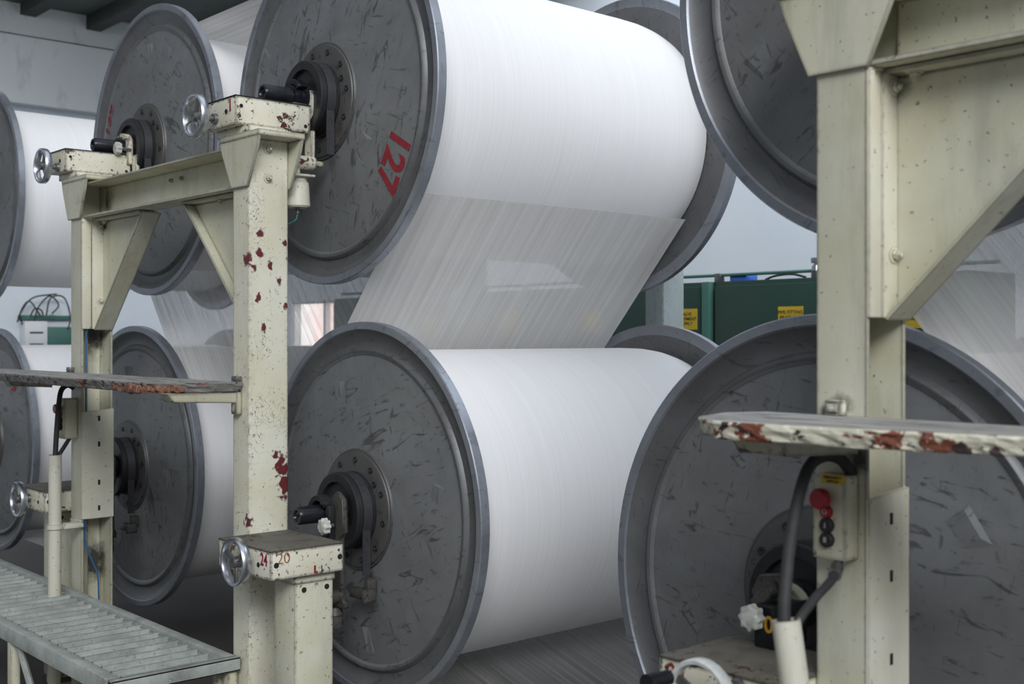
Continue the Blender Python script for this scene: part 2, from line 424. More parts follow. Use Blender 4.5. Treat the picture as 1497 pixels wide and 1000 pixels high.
def text_obj(s, size, loc, mat, parent, ang=0.0, face='-y', name='painted_number', depth=.0006, sx=1.0, label=None, bold=.012):
    cu = bpy.data.curves.new('t', 'FONT'); cu.body = s; cu.size = size; cu.align_x = 'CENTER'; cu.align_y = 'CENTER'
    cu.extrude = depth; cu.offset = size*bold
    tmp = bpy.data.objects.new('t', cu); COL.objects.link(tmp)
    dg = bpy.context.evaluated_depsgraph_get(); dg.update()
    me = bpy.data.meshes.new_from_object(tmp.evaluated_get(dg)); COL.objects.unlink(tmp); bpy.data.objects.remove(tmp)
    R = {'-y': Matrix.Rotation(PI/2, 4, 'X'), '+x': Matrix.Rotation(PI/2, 4, 'Z') @ Matrix.Rotation(PI/2, 4, 'X')}[face]
    me.transform(Matrix.Translation(Vector(loc)-world_origin(parent)) @ R @ Matrix.Rotation(ang, 4, 'Z') @ Matrix.Diagonal((sx, 1, 1, 1)))
    me.materials.clear(); me.materials.append(mat); me.name = name
    o = bpy.data.objects.new(name, me); COL.objects.link(o); o.parent = parent
    if label: o['label'] = label
    return o

# ------------------------------------------------------------------ the hall
FZ = -1.38
def plane_box(name, x0, x1, y0, y1, z0, z1, m):
    bm = BM(); box(bm, x0, x1, y0, y1, z0, z1); return struct(obj(name, bm, m, smooth=0))
plane_box('floor', -11.2, 3.0, -2.5, 6.7, FZ-.1, FZ, M['floor'])
plane_box('wall_back', -11.2, -10.86, 6.5, 6.7, FZ, 4.0, M['wall'])
plane_box('wall_back', -10.0, 3.0, 6.5, 6.7, FZ, 4.0, M['wall'])
plane_box('wall_back', -10.86, -10.0, 6.5, 6.7, FZ, -.10, M['wall'])
plane_box('wall_back', -10.86, -10.0, 6.5, 6.7, .37, 4.0, M['wall'])
plane_box('wall_left', -11.3, -11.0, -2.5, 6.7, FZ, 4.0, M['wall'])
plane_box('trim_1', -11.0, -10.88, -2.5, 6.5, 2.10, 2.70, M['wall_left'])     # ring beam
plane_box('trim_2', -11.0, -10.93, -2.5, 6.5, 2.725, 3.0, M['wall_left'])
plane_box('ceiling', -11.0, -6.2, -2.5, 6.5, 3.0, 3.1, M['ceiling'])
for k, (y, d) in enumerate(((3.75, .02), (4.35, .05), (5.3, .12), (6.1, .10))):
    bm = BM(); box(bm, -10.93, -6.2, y, y+.14, 3.0-d-.08, 3.0, .004)
    struct(obj('ceiling_beam', bm, M['ceil_beam']))
# window in the back wall
bm = BM()
for a in ((-10.86, -10.84), (-10.02, -10.0), (-10.28, -10.24)): box(bm, a[0], a[1], 6.52, 6.58, -.10, .37)
for a in ((-.10, -.08), (.35, .37)): box(bm, -10.84, -10.02, 6.52, 6.58, a[0], a[1])
wf = struct(obj('window_1', bm, M['white_plastic']))
bm = BM(); box(bm, -10.84, -10.02, 6.60, 6.61, -.08, .35); obj('window_pane', bm, M['daylight'], wf, smooth=0)

# ------------------------------------------------------------------ warp beams
Y0 = 2.162                      # outer face of the near flanges
WB = 1.395+.034                 # outer face to outer face
FL = [(-.014, .10), (-.014, .20), (.016, .492), (.010, .500), (.009, .509), (.012, .514), (.022, .521), (.022, .546), (.004, .573), (0, .577),
      (0, .597), (.003, .600), (.031, .600), (.034, .597), (.034, .560), (.030, .545), (.030, .10)]
FMI = [0, 0, 0, 1, 1, 1, 1, 1, 2, 2, 2, 2, 2, 2, 1, 1, 1]
def flange_mesh(mirror):
    bm = BM(); lathe(bm, [((WB-y) if mirror else y, r) for y, r in FL], 160, mis=FMI)
    me = bpy.data.meshes.new('flange'); bm.to_mesh(me); bm.free()
    for k in ('disc', 'disc_inner', 'rim'): me.materials.append(M[k])
    for p in me.polygons: p.use_smooth = True
    me.set_sharp_from_angle(angle=math.radians(35)); return me
def simple_mesh(name, fn, mats, sharp=35):
    bm = BM(); fn(bm); me = bpy.data.meshes.new(name); bm.to_mesh(me); bm.free()
    for k in mats: me.materials.append(M[k])
    for p in me.polygons: p.use_smooth = True
    me.set_sharp_from_angle(angle=math.radians(sharp)); return me
def panel_y(x, z):
    r = math.hypot(x, z); return -.014+.030*max(0, min(1, (r-.20)/.292))
ME = {'near': flange_mesh(False), 'far': flange_mesh(True)}
def roll_mesh(R):
    prof = [(.034, .15), (.034, R-.014), (.05, R-.004), (.09, R)]
    prof += [(y, R) for y in (.3, .6, .9, 1.2)] + [(1.28, R-.002), (1.33, R-.008), (1.37, R-.018), (1.395, R-.032), (1.395, .15)]
    return simple_mesh('yarn_winding', lambda bm: lathe(bm, prof, 160), ['yarn'], 50)
ME['rollU'] = roll_mesh(.489); ME['rollL'] = roll_mesh(.509)
ME['hub'] = simple_mesh('hub_plate', lambda bm: lathe(bm, [(-.013, .03), (-.026, .03), (-.026, .176), (-.024, .184), (-.020, .186), (-.020, .192), (-.013, .195)], 96), ['hub'])
def drum_fn(bm):
    lathe(bm, [(-.020, .02), (-.020, .122), (-.034, .124), (-.038, .118), (-.074, .118), (-.078, .124), (-.092, .124), (-.096, .119), (-.096, .094), (-.082, .090), (-.082, .02)], 80)
ME['drum'] = simple_mesh('brake_drum', drum_fn, ['drum'])
ME['collar'] = simple_mesh('shaft_collar', lambda bm: lathe(bm, [(-.08, .01), (-.08, .050), (-.105, .048), (-.107, .038), (-.140, .038), (-.142, .01)], 48), ['black'])
ME['shaft'] = simple_mesh('journal', lambda bm: lathe(bm, [(-.08, .005), (-.08, .028), (-.232, .028), (-.239, .024), (-.239, .018), (-.233, .014), (-.233, .005)], 40), ['black'])
ME['shaft_short'] = simple_mesh('journal', lambda bm: lathe(bm, [(-.08, .005), (-.08, .028), (-.190, .028), (-.196, .022), (-.196, .005)], 40), ['black'])
def bolt_fn(bm):
    lathe(bm, [(.004, .002), (-.0010, .002), (-.0035, .004), (-.0035, .0095), (.004, .0105)], 20)
ME['bolt'] = simple_mesh('bolt', bolt_fn, ['drum'])
ME['drumbolt'] = simple_mesh('bolt', lambda bm: lathe(bm, [(-.0, .001), (-.004, .001), (-.005, .005), (0, .007)], 12, axis='x'), ['chrome'])
def strap_fn(bm):
    # band around the drum, its loose end hanging down on the right
    n = 60; a0, a1 = math.radians(-25), math.radians(200); rin, rout = .1185, .1225
    pr = []
    for r in (rout, rin):
        seq = range(n+1) if r == rout else range(n, -1, -1)
        for k in seq:
            t = a0+(a1-a0)*k/n; pr.append((r*math.cos(t), r*math.sin(t)))
    prism(bm, pr, 'y', -.072, -.040)
    box(bm, .108, .112, -.070, -.042, -.19, -.05)
ME['strap'] = simple_mesh('brake_band', strap_fn, ['strap'])
def pad_fn(bm):
    s = .042; t = .030
    lo = [(-s, -s), (s, -s), (s, s), (-s, s)]; hi = [(-t-.008, -t), (t-.008, -t), (t-.008, t), (-t-.008, t)]
    A = [bm.verts.new((x, .004, z)) for x, z in lo]; B = [bm.verts.new((x, -.0015, z)) for x, z in hi]
    bm.faces.new(B)
    for i in range(4): bm.faces.new((A[i], A[(i+1) % 4], B[(i+1) % 4], B[i]))
    bm.faces.new(A[::-1]); bmesh.ops.recalc_face_normals(bm, faces=bm.faces[:])
ME['pad'] = simple_mesh('raised_pad', pad_fn, ['disc'], 10)
def wedge_fn(bm):
    # pressed louvre: a shallow ramp with one open lip
    P = [(-.018, .003, -.045), (.018, .003, -.045), (.021, .003, .045), (-.021, .003, .045)]
    Q = [(-.016, -.012, .043), (.004, -.005, .043)]
    v = [bm.verts.new(p) for p in P]+[bm.verts.new(p) for p in Q]
    for f in ((0, 1, 5), (0, 5, 4), (0, 4, 3), (3, 4, 5, 2), (1, 2, 5), (0, 3, 2, 1)): bm.faces.new([v[i] for i in f])
    bmesh.ops.recalc_face_normals(bm, faces=bm.faces[:])
ME['wedge'] = simple_mesh('pressed_louvre', wedge_fn, ['disc'], 10)
def put(me, name, parent, loc=(0, 0, 0), ry=0.0):
    o = bpy.data.objects.new(name, me); COL.objects.link(o); o.parent = parent
    o.location = loc; o.rotation_euler = (0, ry, 0); return o
def beam(row, x, z, label, ang, pads, strap=True, short=False, bolt0=0.3, dy=0.0):
    t = thing('warp_beam', label, 'yarn beam', (x, Y0+dy, z), 'warp beams in the creel')
    fn = put(ME['near'], 'flange', t, ry=ang)
    put(ME['far'], 'flange', t, ry=-ang)
    put(ME['roll'+row], 'yarn_winding', t)['label'] = 'white wound yarn'
    hp = put(ME['hub'], 'hub_plate', t)
    for k in range(11):
        a = bolt0+2*PI*k/11
        put(ME['bolt'], 'bolt', hp, (.160*math.cos(a), -.026, .160*math.sin(a)))
    for a in (bolt0+.28, bolt0+.28+PI): put(ME['bolt'], 'bolt', hp, (.142*math.cos(a), -.026, .142*math.sin(a)))
    put(ME['drum'], 'brake_drum', t)
    if strap: put(ME['strap'], 'brake_band', t)
    put(ME['collar'], 'shaft_collar', t)
    put(ME['shaft_short' if short else 'shaft'], 'journal', t)
    for (px, pz, kind, r) in pads:
        q = put(ME[kind], 'raised_pad' if kind == 'pad' else 'pressed_louvre', fn)
        v = Matrix.Rotation(-ang, 4, 'Y') @ Vector((px, panel_y(px, pz), pz))
        q.location = v; q.rotation_euler = (0, r-ang, 0)
    return t, fn
def _unused_ring_pads(list5, kind='pad'): return [(r*math.cos(a), r*math.sin(a), kind, rot) for r, a, rot in list5]
XU = (-1.235, -3.352, -4.705, -6.845); XL = (-1.457, -3.184, -4.922, -6.703); ZU, ZL = .777, -.548
q4 = PI/4
b_U1, f_U1 = beam('U', XU[1], ZU, 'upper yarn beam with red 127 painted on its grey flange', .3,
     [(.21, -.157, 'pad', q4), (-.413, .197, 'pad', q4), (-.02, .36, 'pad', .15), (-.27, -.30, 'pad', .5)], dy=-.024, bolt0=.12)
b_L1, f_L1 = beam('L', XL[1], ZL, 'lower yarn beam under the one marked 127, whole grey flange in view', 1.2,
     [(.386, .067, 'wedge', .35), (-.135, .36, 'wedge', .05), (.03, -.418, 'wedge', -.15), (-.38, -.1, 'pad', .3)], bolt0=.4)
b_U2, f_U2 = beam('U', XU[2], ZU, 'upper yarn beam behind the left post, red 138 painted on flange', 2.1,
     [(.02, -.395, 'wedge', .1), (.0, .40, 'wedge', 0), (.16, .36, 'wedge', .3)], dy=-.024, bolt0=.5)
b_L2, f_L2 = beam('L', XL[2], ZL, 'lower yarn beam between the two posts of the middle frame', 3.0,
     [(.32, -.046, 'wedge', .2), (-.15, -.33, 'pad', q4), (-.05, .38, 'wedge', 0)], bolt0=.7)
b_U3, f_U3 = beam('U', XU[3], ZU, 'upper yarn beam cut off by the left picture edge', 4.0, [(.275, .04, 'wedge', .2)], dy=-.024)
b_L3, f_L3 = beam('L', XL[3], ZL, 'lower yarn beam at the far left, red mark on its flange', 5.0, [(.2, -.3, 'pad', .2)])
b_U0, f_U0 = beam('U', XU[0], ZU, 'upper right yarn beam behind the nearest cream post', .9,
     [(-.36, -.16, 'pad', q4), (.3, -.25, 'pad', q4)], dy=-.024)
b_L0, f_L0 = beam('L', XL[0], ZL, 'largest, nearest yarn beam at lower right, behind the switch post', 1.7,
     [(.312, .169, 'pad', q4+.2), (-.192, .277, 'pad', q4), (.0, -.35, 'pad', q4), (-.34, -.1, 'pad', q4)], strap=False, short=True, bolt0=.9)
# neighbours of the nearest beams, on the other post of the same frame
beam('U', .199, ZU, 'upper yarn beam on the second post of the nearest frame, beyond the right edge', 2.5, [], dy=-.024)
beam('L', .421, ZL, 'lower yarn beam on the second post of the nearest frame, beyond the right edge', 3.3, [])
def disc_text(s, size, x, z, beam_t, fl, deg, sx=1.0, dep=.0148, dy=0.0):
    o = text_obj(s, size, (x, Y0+dy, z), M['red'], beam_t, ang=math.radians(deg), sx=sx, label='red painted figures', bold=.028)
    for v in o.data.vertices: v.co.y = v.co.y + panel_y(v.co.x, v.co.z) - .0012
    # keep it a sub-part of the flange
    wm = o.data; wm.transform(Matrix.Rotation(-fl.rotation_euler.y, 4, 'Y')); o.parent = fl
    return o
disc_text('127', .138, -2.992, .548, b_U1, f_U1, -121, .95, dy=-.024)
disc_text('138', .10, -5.145, .965, b_U2, f_U2, 62, .95, dy=-.024)
disc_text('8', .11, -6.425, -.265, b_L3, f_L3, -60)

# ------------------------------------------------------------------ yarn sheets between the beams
YA, YB = Y0+.05, Y0+WB-.075
def sheet(pts, label, mat='sheet'):
    bm = BM(); t = .0012
    P = [Vector(p) for p in pts]
    n = len(P)
    up = []; dn = []
    for i in range(n):
        d = (P[min(i+1, n-1)]-P[max(i-1, 0)]); nrm = Vector((-d.y, d.x)).normalized()*t*.5
        up.append(P[i]+nrm); dn.append(P[i]-nrm)
    V = [bm.verts.new((p.x, y, p.y)) for y in (YA, YB) for p in P]
    for i in range(n-1): bm.faces.new((V[i], V[i+1], V[n+i+1], V[n+i]))
    o = obj('yarn_sheet', bm, M[mat], origin=(P[0].x, (YA+YB)/2, P[0].y), smooth=0)
    return tag(o, label, 'yarn sheet', 'sheets of warp yarn running between the beams')
def tang(c1, r1, c2, r2, s):
    c1, c2 = Vector(c1), Vector(c2); d = c2-c1; D = d.length; u = d/D; al = s*math.acos((r1+r2)/D)
    n = Vector((u.x*math.cos(al)-u.y*math.sin(al), u.x*math.sin(al)+u.y*math.cos(al)))
    return c1+n*r1, c2-n*r2
RU, RL = .4898, .5098
def P2(x, z): return (x, z)
sheet(tang(P2(XU[1], ZU), RU, P2(XL[1], ZL), RL, 1), 'yarn sheet slanting down from the 127 beam to the beam below')
sheet(tang(P2(XU[2], ZU), RU, P2(XL[2], ZL), RL, -1), 'translucent yarn sheet slanting behind the middle frame', 'sheet_mid')
sheet(tang(P2(XU[0], ZU), RU, P2(XL[0], ZL), RL, -1), 'yarn sheet slanting right, behind the gusset of the nearest frame')
sheet([(XU[0], ZU+RU), (.199, ZU+RU)], 'level yarn sheet leaving the top of the upper right beam')
sheet([(XU[2], ZU+RU), (XU[1], ZU+RU)], 'level yarn sheet running overhead into the 127 beam')
GX, GZ, GR = (XL[1]+XL[0])/2, -1.275, .055
def outer_low(c1, r1, c2, r2):
    # common tangent running below both circles
    c1, c2 = Vector(c1), Vector(c2); d = c2-c1; D = d.length; u = d/D; n = Vector((u.y, -u.x))
    if n.y > 0: n = -n
    k = (r1-r2)/D; m = u*k+n*math.sqrt(1-k*k); return c1+m*r1, c2+m*r2
sheet(outer_low((XL[1], ZL), RL, (GX, GZ), GR), 'yarn sheet low down, sloping from the middle lower beam to the floor roller', 'sheet_low_shade')
sheet(outer_low((XL[0], ZL), RL, (GX, GZ), GR), 'yarn sheet low down, rising from the floor roller to the nearest beam', 'sheet_low_shade')
gr = thing('guide_roller', 'long steel guide roller close to the floor under the yarn', 'roller', (GX, (YA+YB)/2, FZ))
bm = BM(); lathe(bm, [(YA-.06-2.9, .008), (YA-.06-2.9, GR-.002), (YB+.06-2.9, GR-.002), (YB+.06-2.9, .008)], 48, (GX, 2.9, GZ)); obj('roller_tube', bm, M['steel'], gr)
for yy in (YA-.085, YB+.065):
    bm = BM(); box(bm, GX-.03, GX+.03, yy, yy+.02, FZ, GZ+.03, .003); obj('bearing_stand', bm, M['cream_dirty'], gr)
sheet([(XL[3], ZL-RL), (XL[2], ZL-RL)], 'level yarn sheet low down between the two left lower beams', 'sheet_low_shade')

# ------------------------------------------------------------------ frames
def upost(bm, xw, xo, y0, y1, z0, z1, t=.009, r=.009):
    """channel post: web at xw, open towards xo"""
    s = 1 if xo > xw else -1
    pts = [(xo, y0), (xw+s*r, y0)]
    for k in range(1, 4):
        a = PI/2*k/4; pts.append((xw+s*(r-r*math.sin(a)), y0+r-r*math.cos(a)))
    pts += [(xw, y0+r), (xw, y1-r)]
    for k in range(1, 4):
        a = PI/2*k/4; pts.append((xw+s*(r-r*math.cos(a)), y1-r+r*math.sin(a)))
    pts += [(xw+s*r, y1), (xo, y1), (xo, y1-t), (xw+s*t, y1-t), (xw+s*t, y0+t), (xo, y0+t)]
    if s < 0: pts = pts[::-1]
    prism(bm, pts, 'z', z0, z1)
def head(bm, xc, y0, y1, w=.122, wb=.050):
    box(bm, xc-w, xc+w, y0-.010, y1+.014, .612, .630, .002)
def head_plate(bm, xc, y, wt, wb):
    prism(bm, [(xc-wt, .611), (xc+wt, .611), (xc+wt-.012, .575), (xc+wb, .463), (xc-wb, .463), (xc-wt+.012, .575)], 'y', y, y+.009, bev=.0012)
def frame(xa, xb, wa, label, matL, matR, covers, gussets=True):
    """xa: inner centre of left post (opens right), xb: right post (opens left)"""
    t = thing('creel_frame', label, 'machine frame', ((xa+xb)/2, 1.86, FZ), 'cream creel frames carrying the beams')
    y0, y1 = 1.80, 1.925
    bm = BM(); upost(bm, xa-wa/2, xa+wa/2, y0, y1, FZ, .612); obj('post', bm, matL, t)
    bm = BM(); upost(bm, xb+.048, xb-.052, y0, 1.938, FZ, .612); obj('post', bm, matR, t)
    for xc, yb in ((xa, y1), (xb, 1.938)):
        bm = BM(); head(bm, xc, y0, yb); obj('cap_plate', bm, M['cream'], t)
        wb = .060 if xc == xa else .049
        bm = BM(); head_plate(bm, xc, y0-.0095, .122, wb); obj('head_plate', bm, M['cream'], t)
        bm = BM(); head_plate(bm, xc, yb+.001, .122, wb); obj('head_plate', bm, M['cream'], t)
    L0, R0 = xa+wa/2, xb-.052
    bm = BM()
    prism(bm, [(1.806, .466), (1.906, .466), (1.906, .600), (1.806, .600), (1.806, .592), (1.897, .592), (1.897, .476), (1.806, .476)], 'x', L0-.02 if False else L0, R0, bev=.0012)
    cb = obj('cross_beam', bm, M['cream'], t)
    for xx in ((L0+R0)/2-.02, (L0+R0)/2+.06):
        bm = BM(); hexbolt(bm, (xx, 1.897, .560), '-y', .008, .009, False); obj('bolt', bm, M['cream'], cb)
    for s, x0 in (((1, L0), (-1, R0)) if gussets else ()):
        wid, zt, zb = .435, .463, .035
        xs = x0+s*.006
        bm = BM(); prism(bm, [(xs, zt), (xs+s*wid, zt), (xs, zb)], 'y', 1.884, 1.890)
        # flange strip on the sloping edge
        d = Vector((s*wid, zt-zb)).normalized(); n = Vector((d.y*s, -d.x*s))*.006 if s > 0 else Vector((-d.y, d.x))*-.006
        if n.y > 0: n = -n
        A = Vector((xs, zb)); B = Vector((xs+s*wid, zt))
        prism(bm, [tuple(A), tuple(B), tuple(B+n), tuple(A+n)], 'y', 1.848, 1.922)
        prism(bm, [(xs, zt-.006), (xs+s*wid, zt-.006), (xs+s*wid, zt), (xs, zt)], 'y', 1.840, 1.922)
        g = obj('gusset', bm, M['cream'], t, smooth=0)
        if s > 0:
            bm = BM(); box(bm, x0-.001, x0+.006, 1.801, 1.8375, zb, zt, .0015); box(bm, x0-.001, x0+.008, 1.8405, 1.886, zb, zt, .0015)
            obj('fixing_strip', bm, M['cream_light'], g)
            for zz, xx in ((.436, .008), (.145, .008)):
                bm = BM(); hexbolt(bm, (x0+xx, 1.872, zz), 'x', .009, .010); obj('bolt', bm, M['cream_light'], g)
            bm = BM(); hexbolt(bm, (x0+.05, 1.87, zt-.006), '-z', .009, .010); obj('bolt', bm, M['cream_light'], g)
        else:
            bm = BM(); hexbolt(bm, (x0-.22, 1.87, zt-.006), '-z', .009, .010); obj('bolt', bm, M['cream_light'], g)
    for zz in (.582, .493):
        bm = BM(); hexbolt(bm, (xb+.048, 1.864, zz), 'x', .009, .012); obj('bolt', bm, M['cream_light'], t)
    # slotted cover over the open side of the left post
    if covers:
        z1c, z0c, slots = covers
        bm = BM()
        prism(bm, [(1.799, z0c), (1.928, z0c), (1.928, z1c+.008), (1.88, z1c+.004), (1.799, z1c-.004)], 'x', L0-.002, L0+.006, bev=.001)
        cv = obj('cover_plate', bm, M['cream_light'], t)
        for zs in slots:
            bm = BM(); box(bm, L0+.0055, L0+.0068, 1.864, 1.873, zs-.010, zs+.010); obj('slot', bm, M['hole'], cv, smooth=0)
        bm = BM(); box(bm, xa-wa/2+.010, xa-wa/2+.030, 1.812, 1.860, FZ, .46, .006)
        obj('inner_conduit', bm, M['cream_dirty'], t)
    for xc in (xa, xb):
        bm = BM(); box(bm, xc-.09, xc+.09, 1.77, 1.97, FZ, FZ+.014, .002); obj('base_plate', bm, M['cream_dirty'], t)
    return t
frame_mid = frame(-4.625, -3.303, .108, 'cream creel frame with two posts, cross beam and gussets, left of centre',
      M['cream'], M['cream_worn'], (-.285, -.705, (-.315, -.415, -.565, -.665)))
frame_near = frame(-1.178, .142, .104, 'nearest cream creel frame, wide post and gusset at the right edge',
      M['cream'], M['cream'], (-.272, -.90, (-.315, -.415, -.560, -.70)))
MIR[0] = (-.105, 5.752)
frame(-4.625, -3.303, .108, 'rear creel frame, pale post seen right of the yarn sheet', M['blue_white'], M['blue_white'], None, False)
frame(-1.178, .142, .104, 'rear creel frame hidden behind the nearest right-hand beams', M['blue_white'], M['blue_white'], None, False)
MIR[0] = None

# blue wire in the open channel of the left post
bm = BM(); tube(bm, spline([(-4.583, 1.822, .45), (-4.583, 1.824, .1), (-4.585, 1.824, -.25), (-4.58, 1.822, -.5), (-4.583, 1.82, -.78), (-4.575, 1.845, -.87), (-4.57, 1.865, -.93), (-4.57, 1.87, -1.05)], 8), .0035, 8)
tag(obj('cable', bm, M['blue_wire'], origin=(-4.583, 1.822, -1.05)), 'thin blue cable down the open channel of the left post', 'cable')

# ------------------------------------------------------------------ bearing boxes
def wheel_part(t, x, y, z, mat, rot=.4, box_y=1.77):
    bm = BM(); lathe(bm, [(-.012, .0605), (-.013, .0665), (-.010, .069), (.010, .069), (.013, .0665), (.012, .0605), (.006, .0585), (-.006, .0585)], 56, (x, y, z))
    wh = obj('handwheel', bm, mat, t)
    bm = BM(); lathe(bm, [(-.012, .004), (-.012, .016), (.014, .018), (.014, .004)], 24, (x, y, z)); obj('wheel_hub', bm, M['steel'], wh)
    for k in range(3):
        a = rot+2*PI*k/3; bm = BM()
        box(bm, .012, .061, -.004, .004, -.008, .008, .002)
        xform(bm, 0, Matrix.Translation((x, y, z)) @ Matrix.Rotation(-a, 4, 'Y'))
        obj('spoke', bm, M['steel'], wh)
    bm = BM(); lathe(bm, [(.012, .004), (.012, .009), (box_y-y+.002, .009), (box_y-y+.002, .004)], 20, (x, y, z))
    lathe(bm, [(box_y-y-.012, .004), (box_y-y-.012, .016), (box_y-y+.001, .018), (box_y-y+.001, .004)], 20, (x, y, z))
    obj('screw_shaft', bm, M['steel'], t)
    return wh
def hole(t, c, axis, r=.007):
    bm = BM(); lathe(bm, [(-.0010, .0005), (-.0010, r), (.0008, r), (.0008, .0005)], 20, c, axis=axis); return obj('bolt_hole', bm, M['hole'], t)
def star_knob(bm, c, ax='-y', r=.026, h=.018):
    n = 56; A = []; B = []; C = []
    for k in range(n):
        t = 2*PI*k/n; rr = r*(.90+.10*math.cos(8*t))
        A.append((rr*math.cos(t), 0, rr*math.sin(t))); B.append((rr*math.cos(t), -h, rr*math.sin(t))); C.append((r*.68*math.cos(t), -h-.004, r*.68*math.sin(t)))
    rings = [[bm.verts.new(Vector(c)+Vector(p)) for p in X] for X in (A, B, C)]
    fs = []
    for a, b in zip(rings, rings[1:]):
        for k in range(n): fs.append(bm.faces.new((a[k], a[(k+1) % n], b[(k+1) % n], b[k])))
    fs += [bm.faces.new(rings[0]), bm.faces.new(rings[-1])]
    bmesh.ops.recalc_face_normals(bm, faces=fs)
def clamp(t, x, y, z, m, rot=0.0, knob_at=None, s=1, lever=True):
    # forked bearing clamp around the journal next to the drum
    bm = BM()
    pts = []
    for k in range(13):
        a = math.radians(200-k*170/12); pts.append((x+.058*math.cos(a), z+.058*math.sin(a)))
    for k in range(13):
        a = math.radians(30+k*170/12); pts.append((x+.040*math.cos(a), z+.040*math.sin(a)))
    prism(bm, pts, 'y', y-.016, y+.016, bev=.002)
    obj('bearing_cap', bm, m, t)
    bm = BM(); box(bm, x+s*.050-.010, x+s*.050+.012, y-.012, y+.012, z-.075, z+.030, .003); box(bm, x+s*.040-.022, x+s*.040+.012, y-.018, y+.004, z+.028, z+.042, .003)
    obj('clamp_lever', bm, m, t) if lever else bm.free()
    if knob_at:
        bm = BM(); star_knob(bm, knob_at); k = obj('clamp_knob', bm, M['knob'], t)
        bm = BM(); tube(bm, [(knob_at[0], knob_at[1], knob_at[2]), (knob_at[0], y, knob_at[2])], .007, 12); obj('knob_stem', bm, M['steel'], k)
def upper_box(xl, xr, xs, label, wheel, chip, text=None):
    t = thing('bearing_box', label, 'bearing box', ((xl+xr)/2, 1.9, .63), 'cream bearing boxes with handwheels')
    bm = BM(); box(bm, xl, xr, 1.772, 2.036, .655, .742, .003); hb = obj('housing', bm, M['cream_box'], t)
    bm = BM(); box(bm, xl-.001, xr+.001, 1.770, 2.038, .7405, .7445, .0005); obj('lid', bm, M['hole'], t)
    bm = BM(); box(bm, xl+.02, xr+.03, 1.80, 1.95, .630, .656, .002); obj('slide_plate', bm, M['cream_box'], t)
    wheel_part(t, wheel[0], wheel[1], wheel[2], M['chrome'], 1.2, 1.772)
    for c in ((xr+.0006, 1.79, .712), (xr+.0006, 2.018, .675)): hole(hb, c, 'x', .006)
    hole(hb, (xr-.06, 1.7715, .70), 'y', .008)
    bm = BM(); box(bm, xs-.030, xs+.045, 1.985, 2.035, .742, .752, .002); obj('rest_block', bm, M['steel'], t)
    if text: text_obj(text, .055, (xr-.035, 1.7712, .715), M['red'], hb, name='painted_number', label='small red painted figure')
    return t, hb
bx1, hb1 = upper_box(-3.482, -3.287, XU[1], 'upper bearing box with chrome handwheel on top of the chipped post', (-3.415, 1.703, .686), .8, '1')
bx2, hb2 = upper_box(-4.822, -4.655, XU[2], 'smaller-looking bearing box atop the left post of the middle frame', (-4.730, 1.71, .676), .5)
bx0, hb0 = upper_box(-1.36, -1.165, XU[0], 'bearing box on top of the nearest post, above the picture', (-1.27, 1.70, .686), .5)
clamp(bx1, XU[1], 2.020, ZU, M['black'], lever=False)
# hanging arm, pin and spring can below upper boxes
def hanger(t, x, dx=0.0):
    bm = BM(); prism(bm, [(x-.020, .795), (x-.005, .803), (x+.018, .795), (x+.018, .742), (x+.012, .70), (x+.022, .66), (x+.020, .565), (x-.022, .565), (x-.020, .66)], 'y', 2.045, 2.060, bev=.002)
    obj('hanger_arm', bm, M['cream_box'], t)
    bm = BM(); lathe(bm, [(-.045, .004), (-.045, .022), (.028, .022), (.028, .004)], 24, (x+.012, 2.03, .562), axis='y')
    lathe(bm, [(.028, .003), (.028, .010), (.060, .010), (.060, .003)], 12, (x+.012, 2.03, .562), axis='y')
    obj('pivot_pin', bm, M['cream_box'], t)
    bm = BM(); box(bm, x-.025, x+.055, 1.965, 2.04, .512, .520, .002)
    lathe(bm, [(.520, .002), (.520, .008), (.55, .008), (.55, .002)], 12, (x+.012, 2.0, 0), axis='z'); obj('spring_seat', bm, M['cream_cond'], t)
    bm = BM(); lathe(bm, [(.415, .004), (.415, .036), (.420, .040), (.495, .036), (.500, .030), (.513, .030), (.513, .004)], 32, (x+.012, 2.0, 0), axis='z'); obj('spring_can', bm, M['cream_cond'], t)
    bm = BM(); lathe(bm, [(.398, .002), (.398, .008), (.416, .008), (.416, .002)], 12, (x+.012, 2.0, 0), axis='z'); obj('spring_nut', bm, M['steel'], t)
hanger(bx1, -3.317)
bm = BM(); tube(bm, spline([(-3.305, 2.0, .400), (-3.303, 1.99, .375), (-3.33, 1.97, .362), (-3.36, 1.955, .360)], 6), .002, 6); obj('earth_wire', bm, M['green_wire'], bx1)
clamp(bx2, XU[2], 2.03, ZU, M['cream_box'], knob_at=(-4.640, 1.985, .762))
bm = BM(); box(bm, -4.650, -4.610, 2.038, 2.055, .60, .74, .003); obj('hanger_arm', bm, M['cream_box'], bx2)
clamp(bx0, XU[0], 2.03, ZU, M['cream_box'])

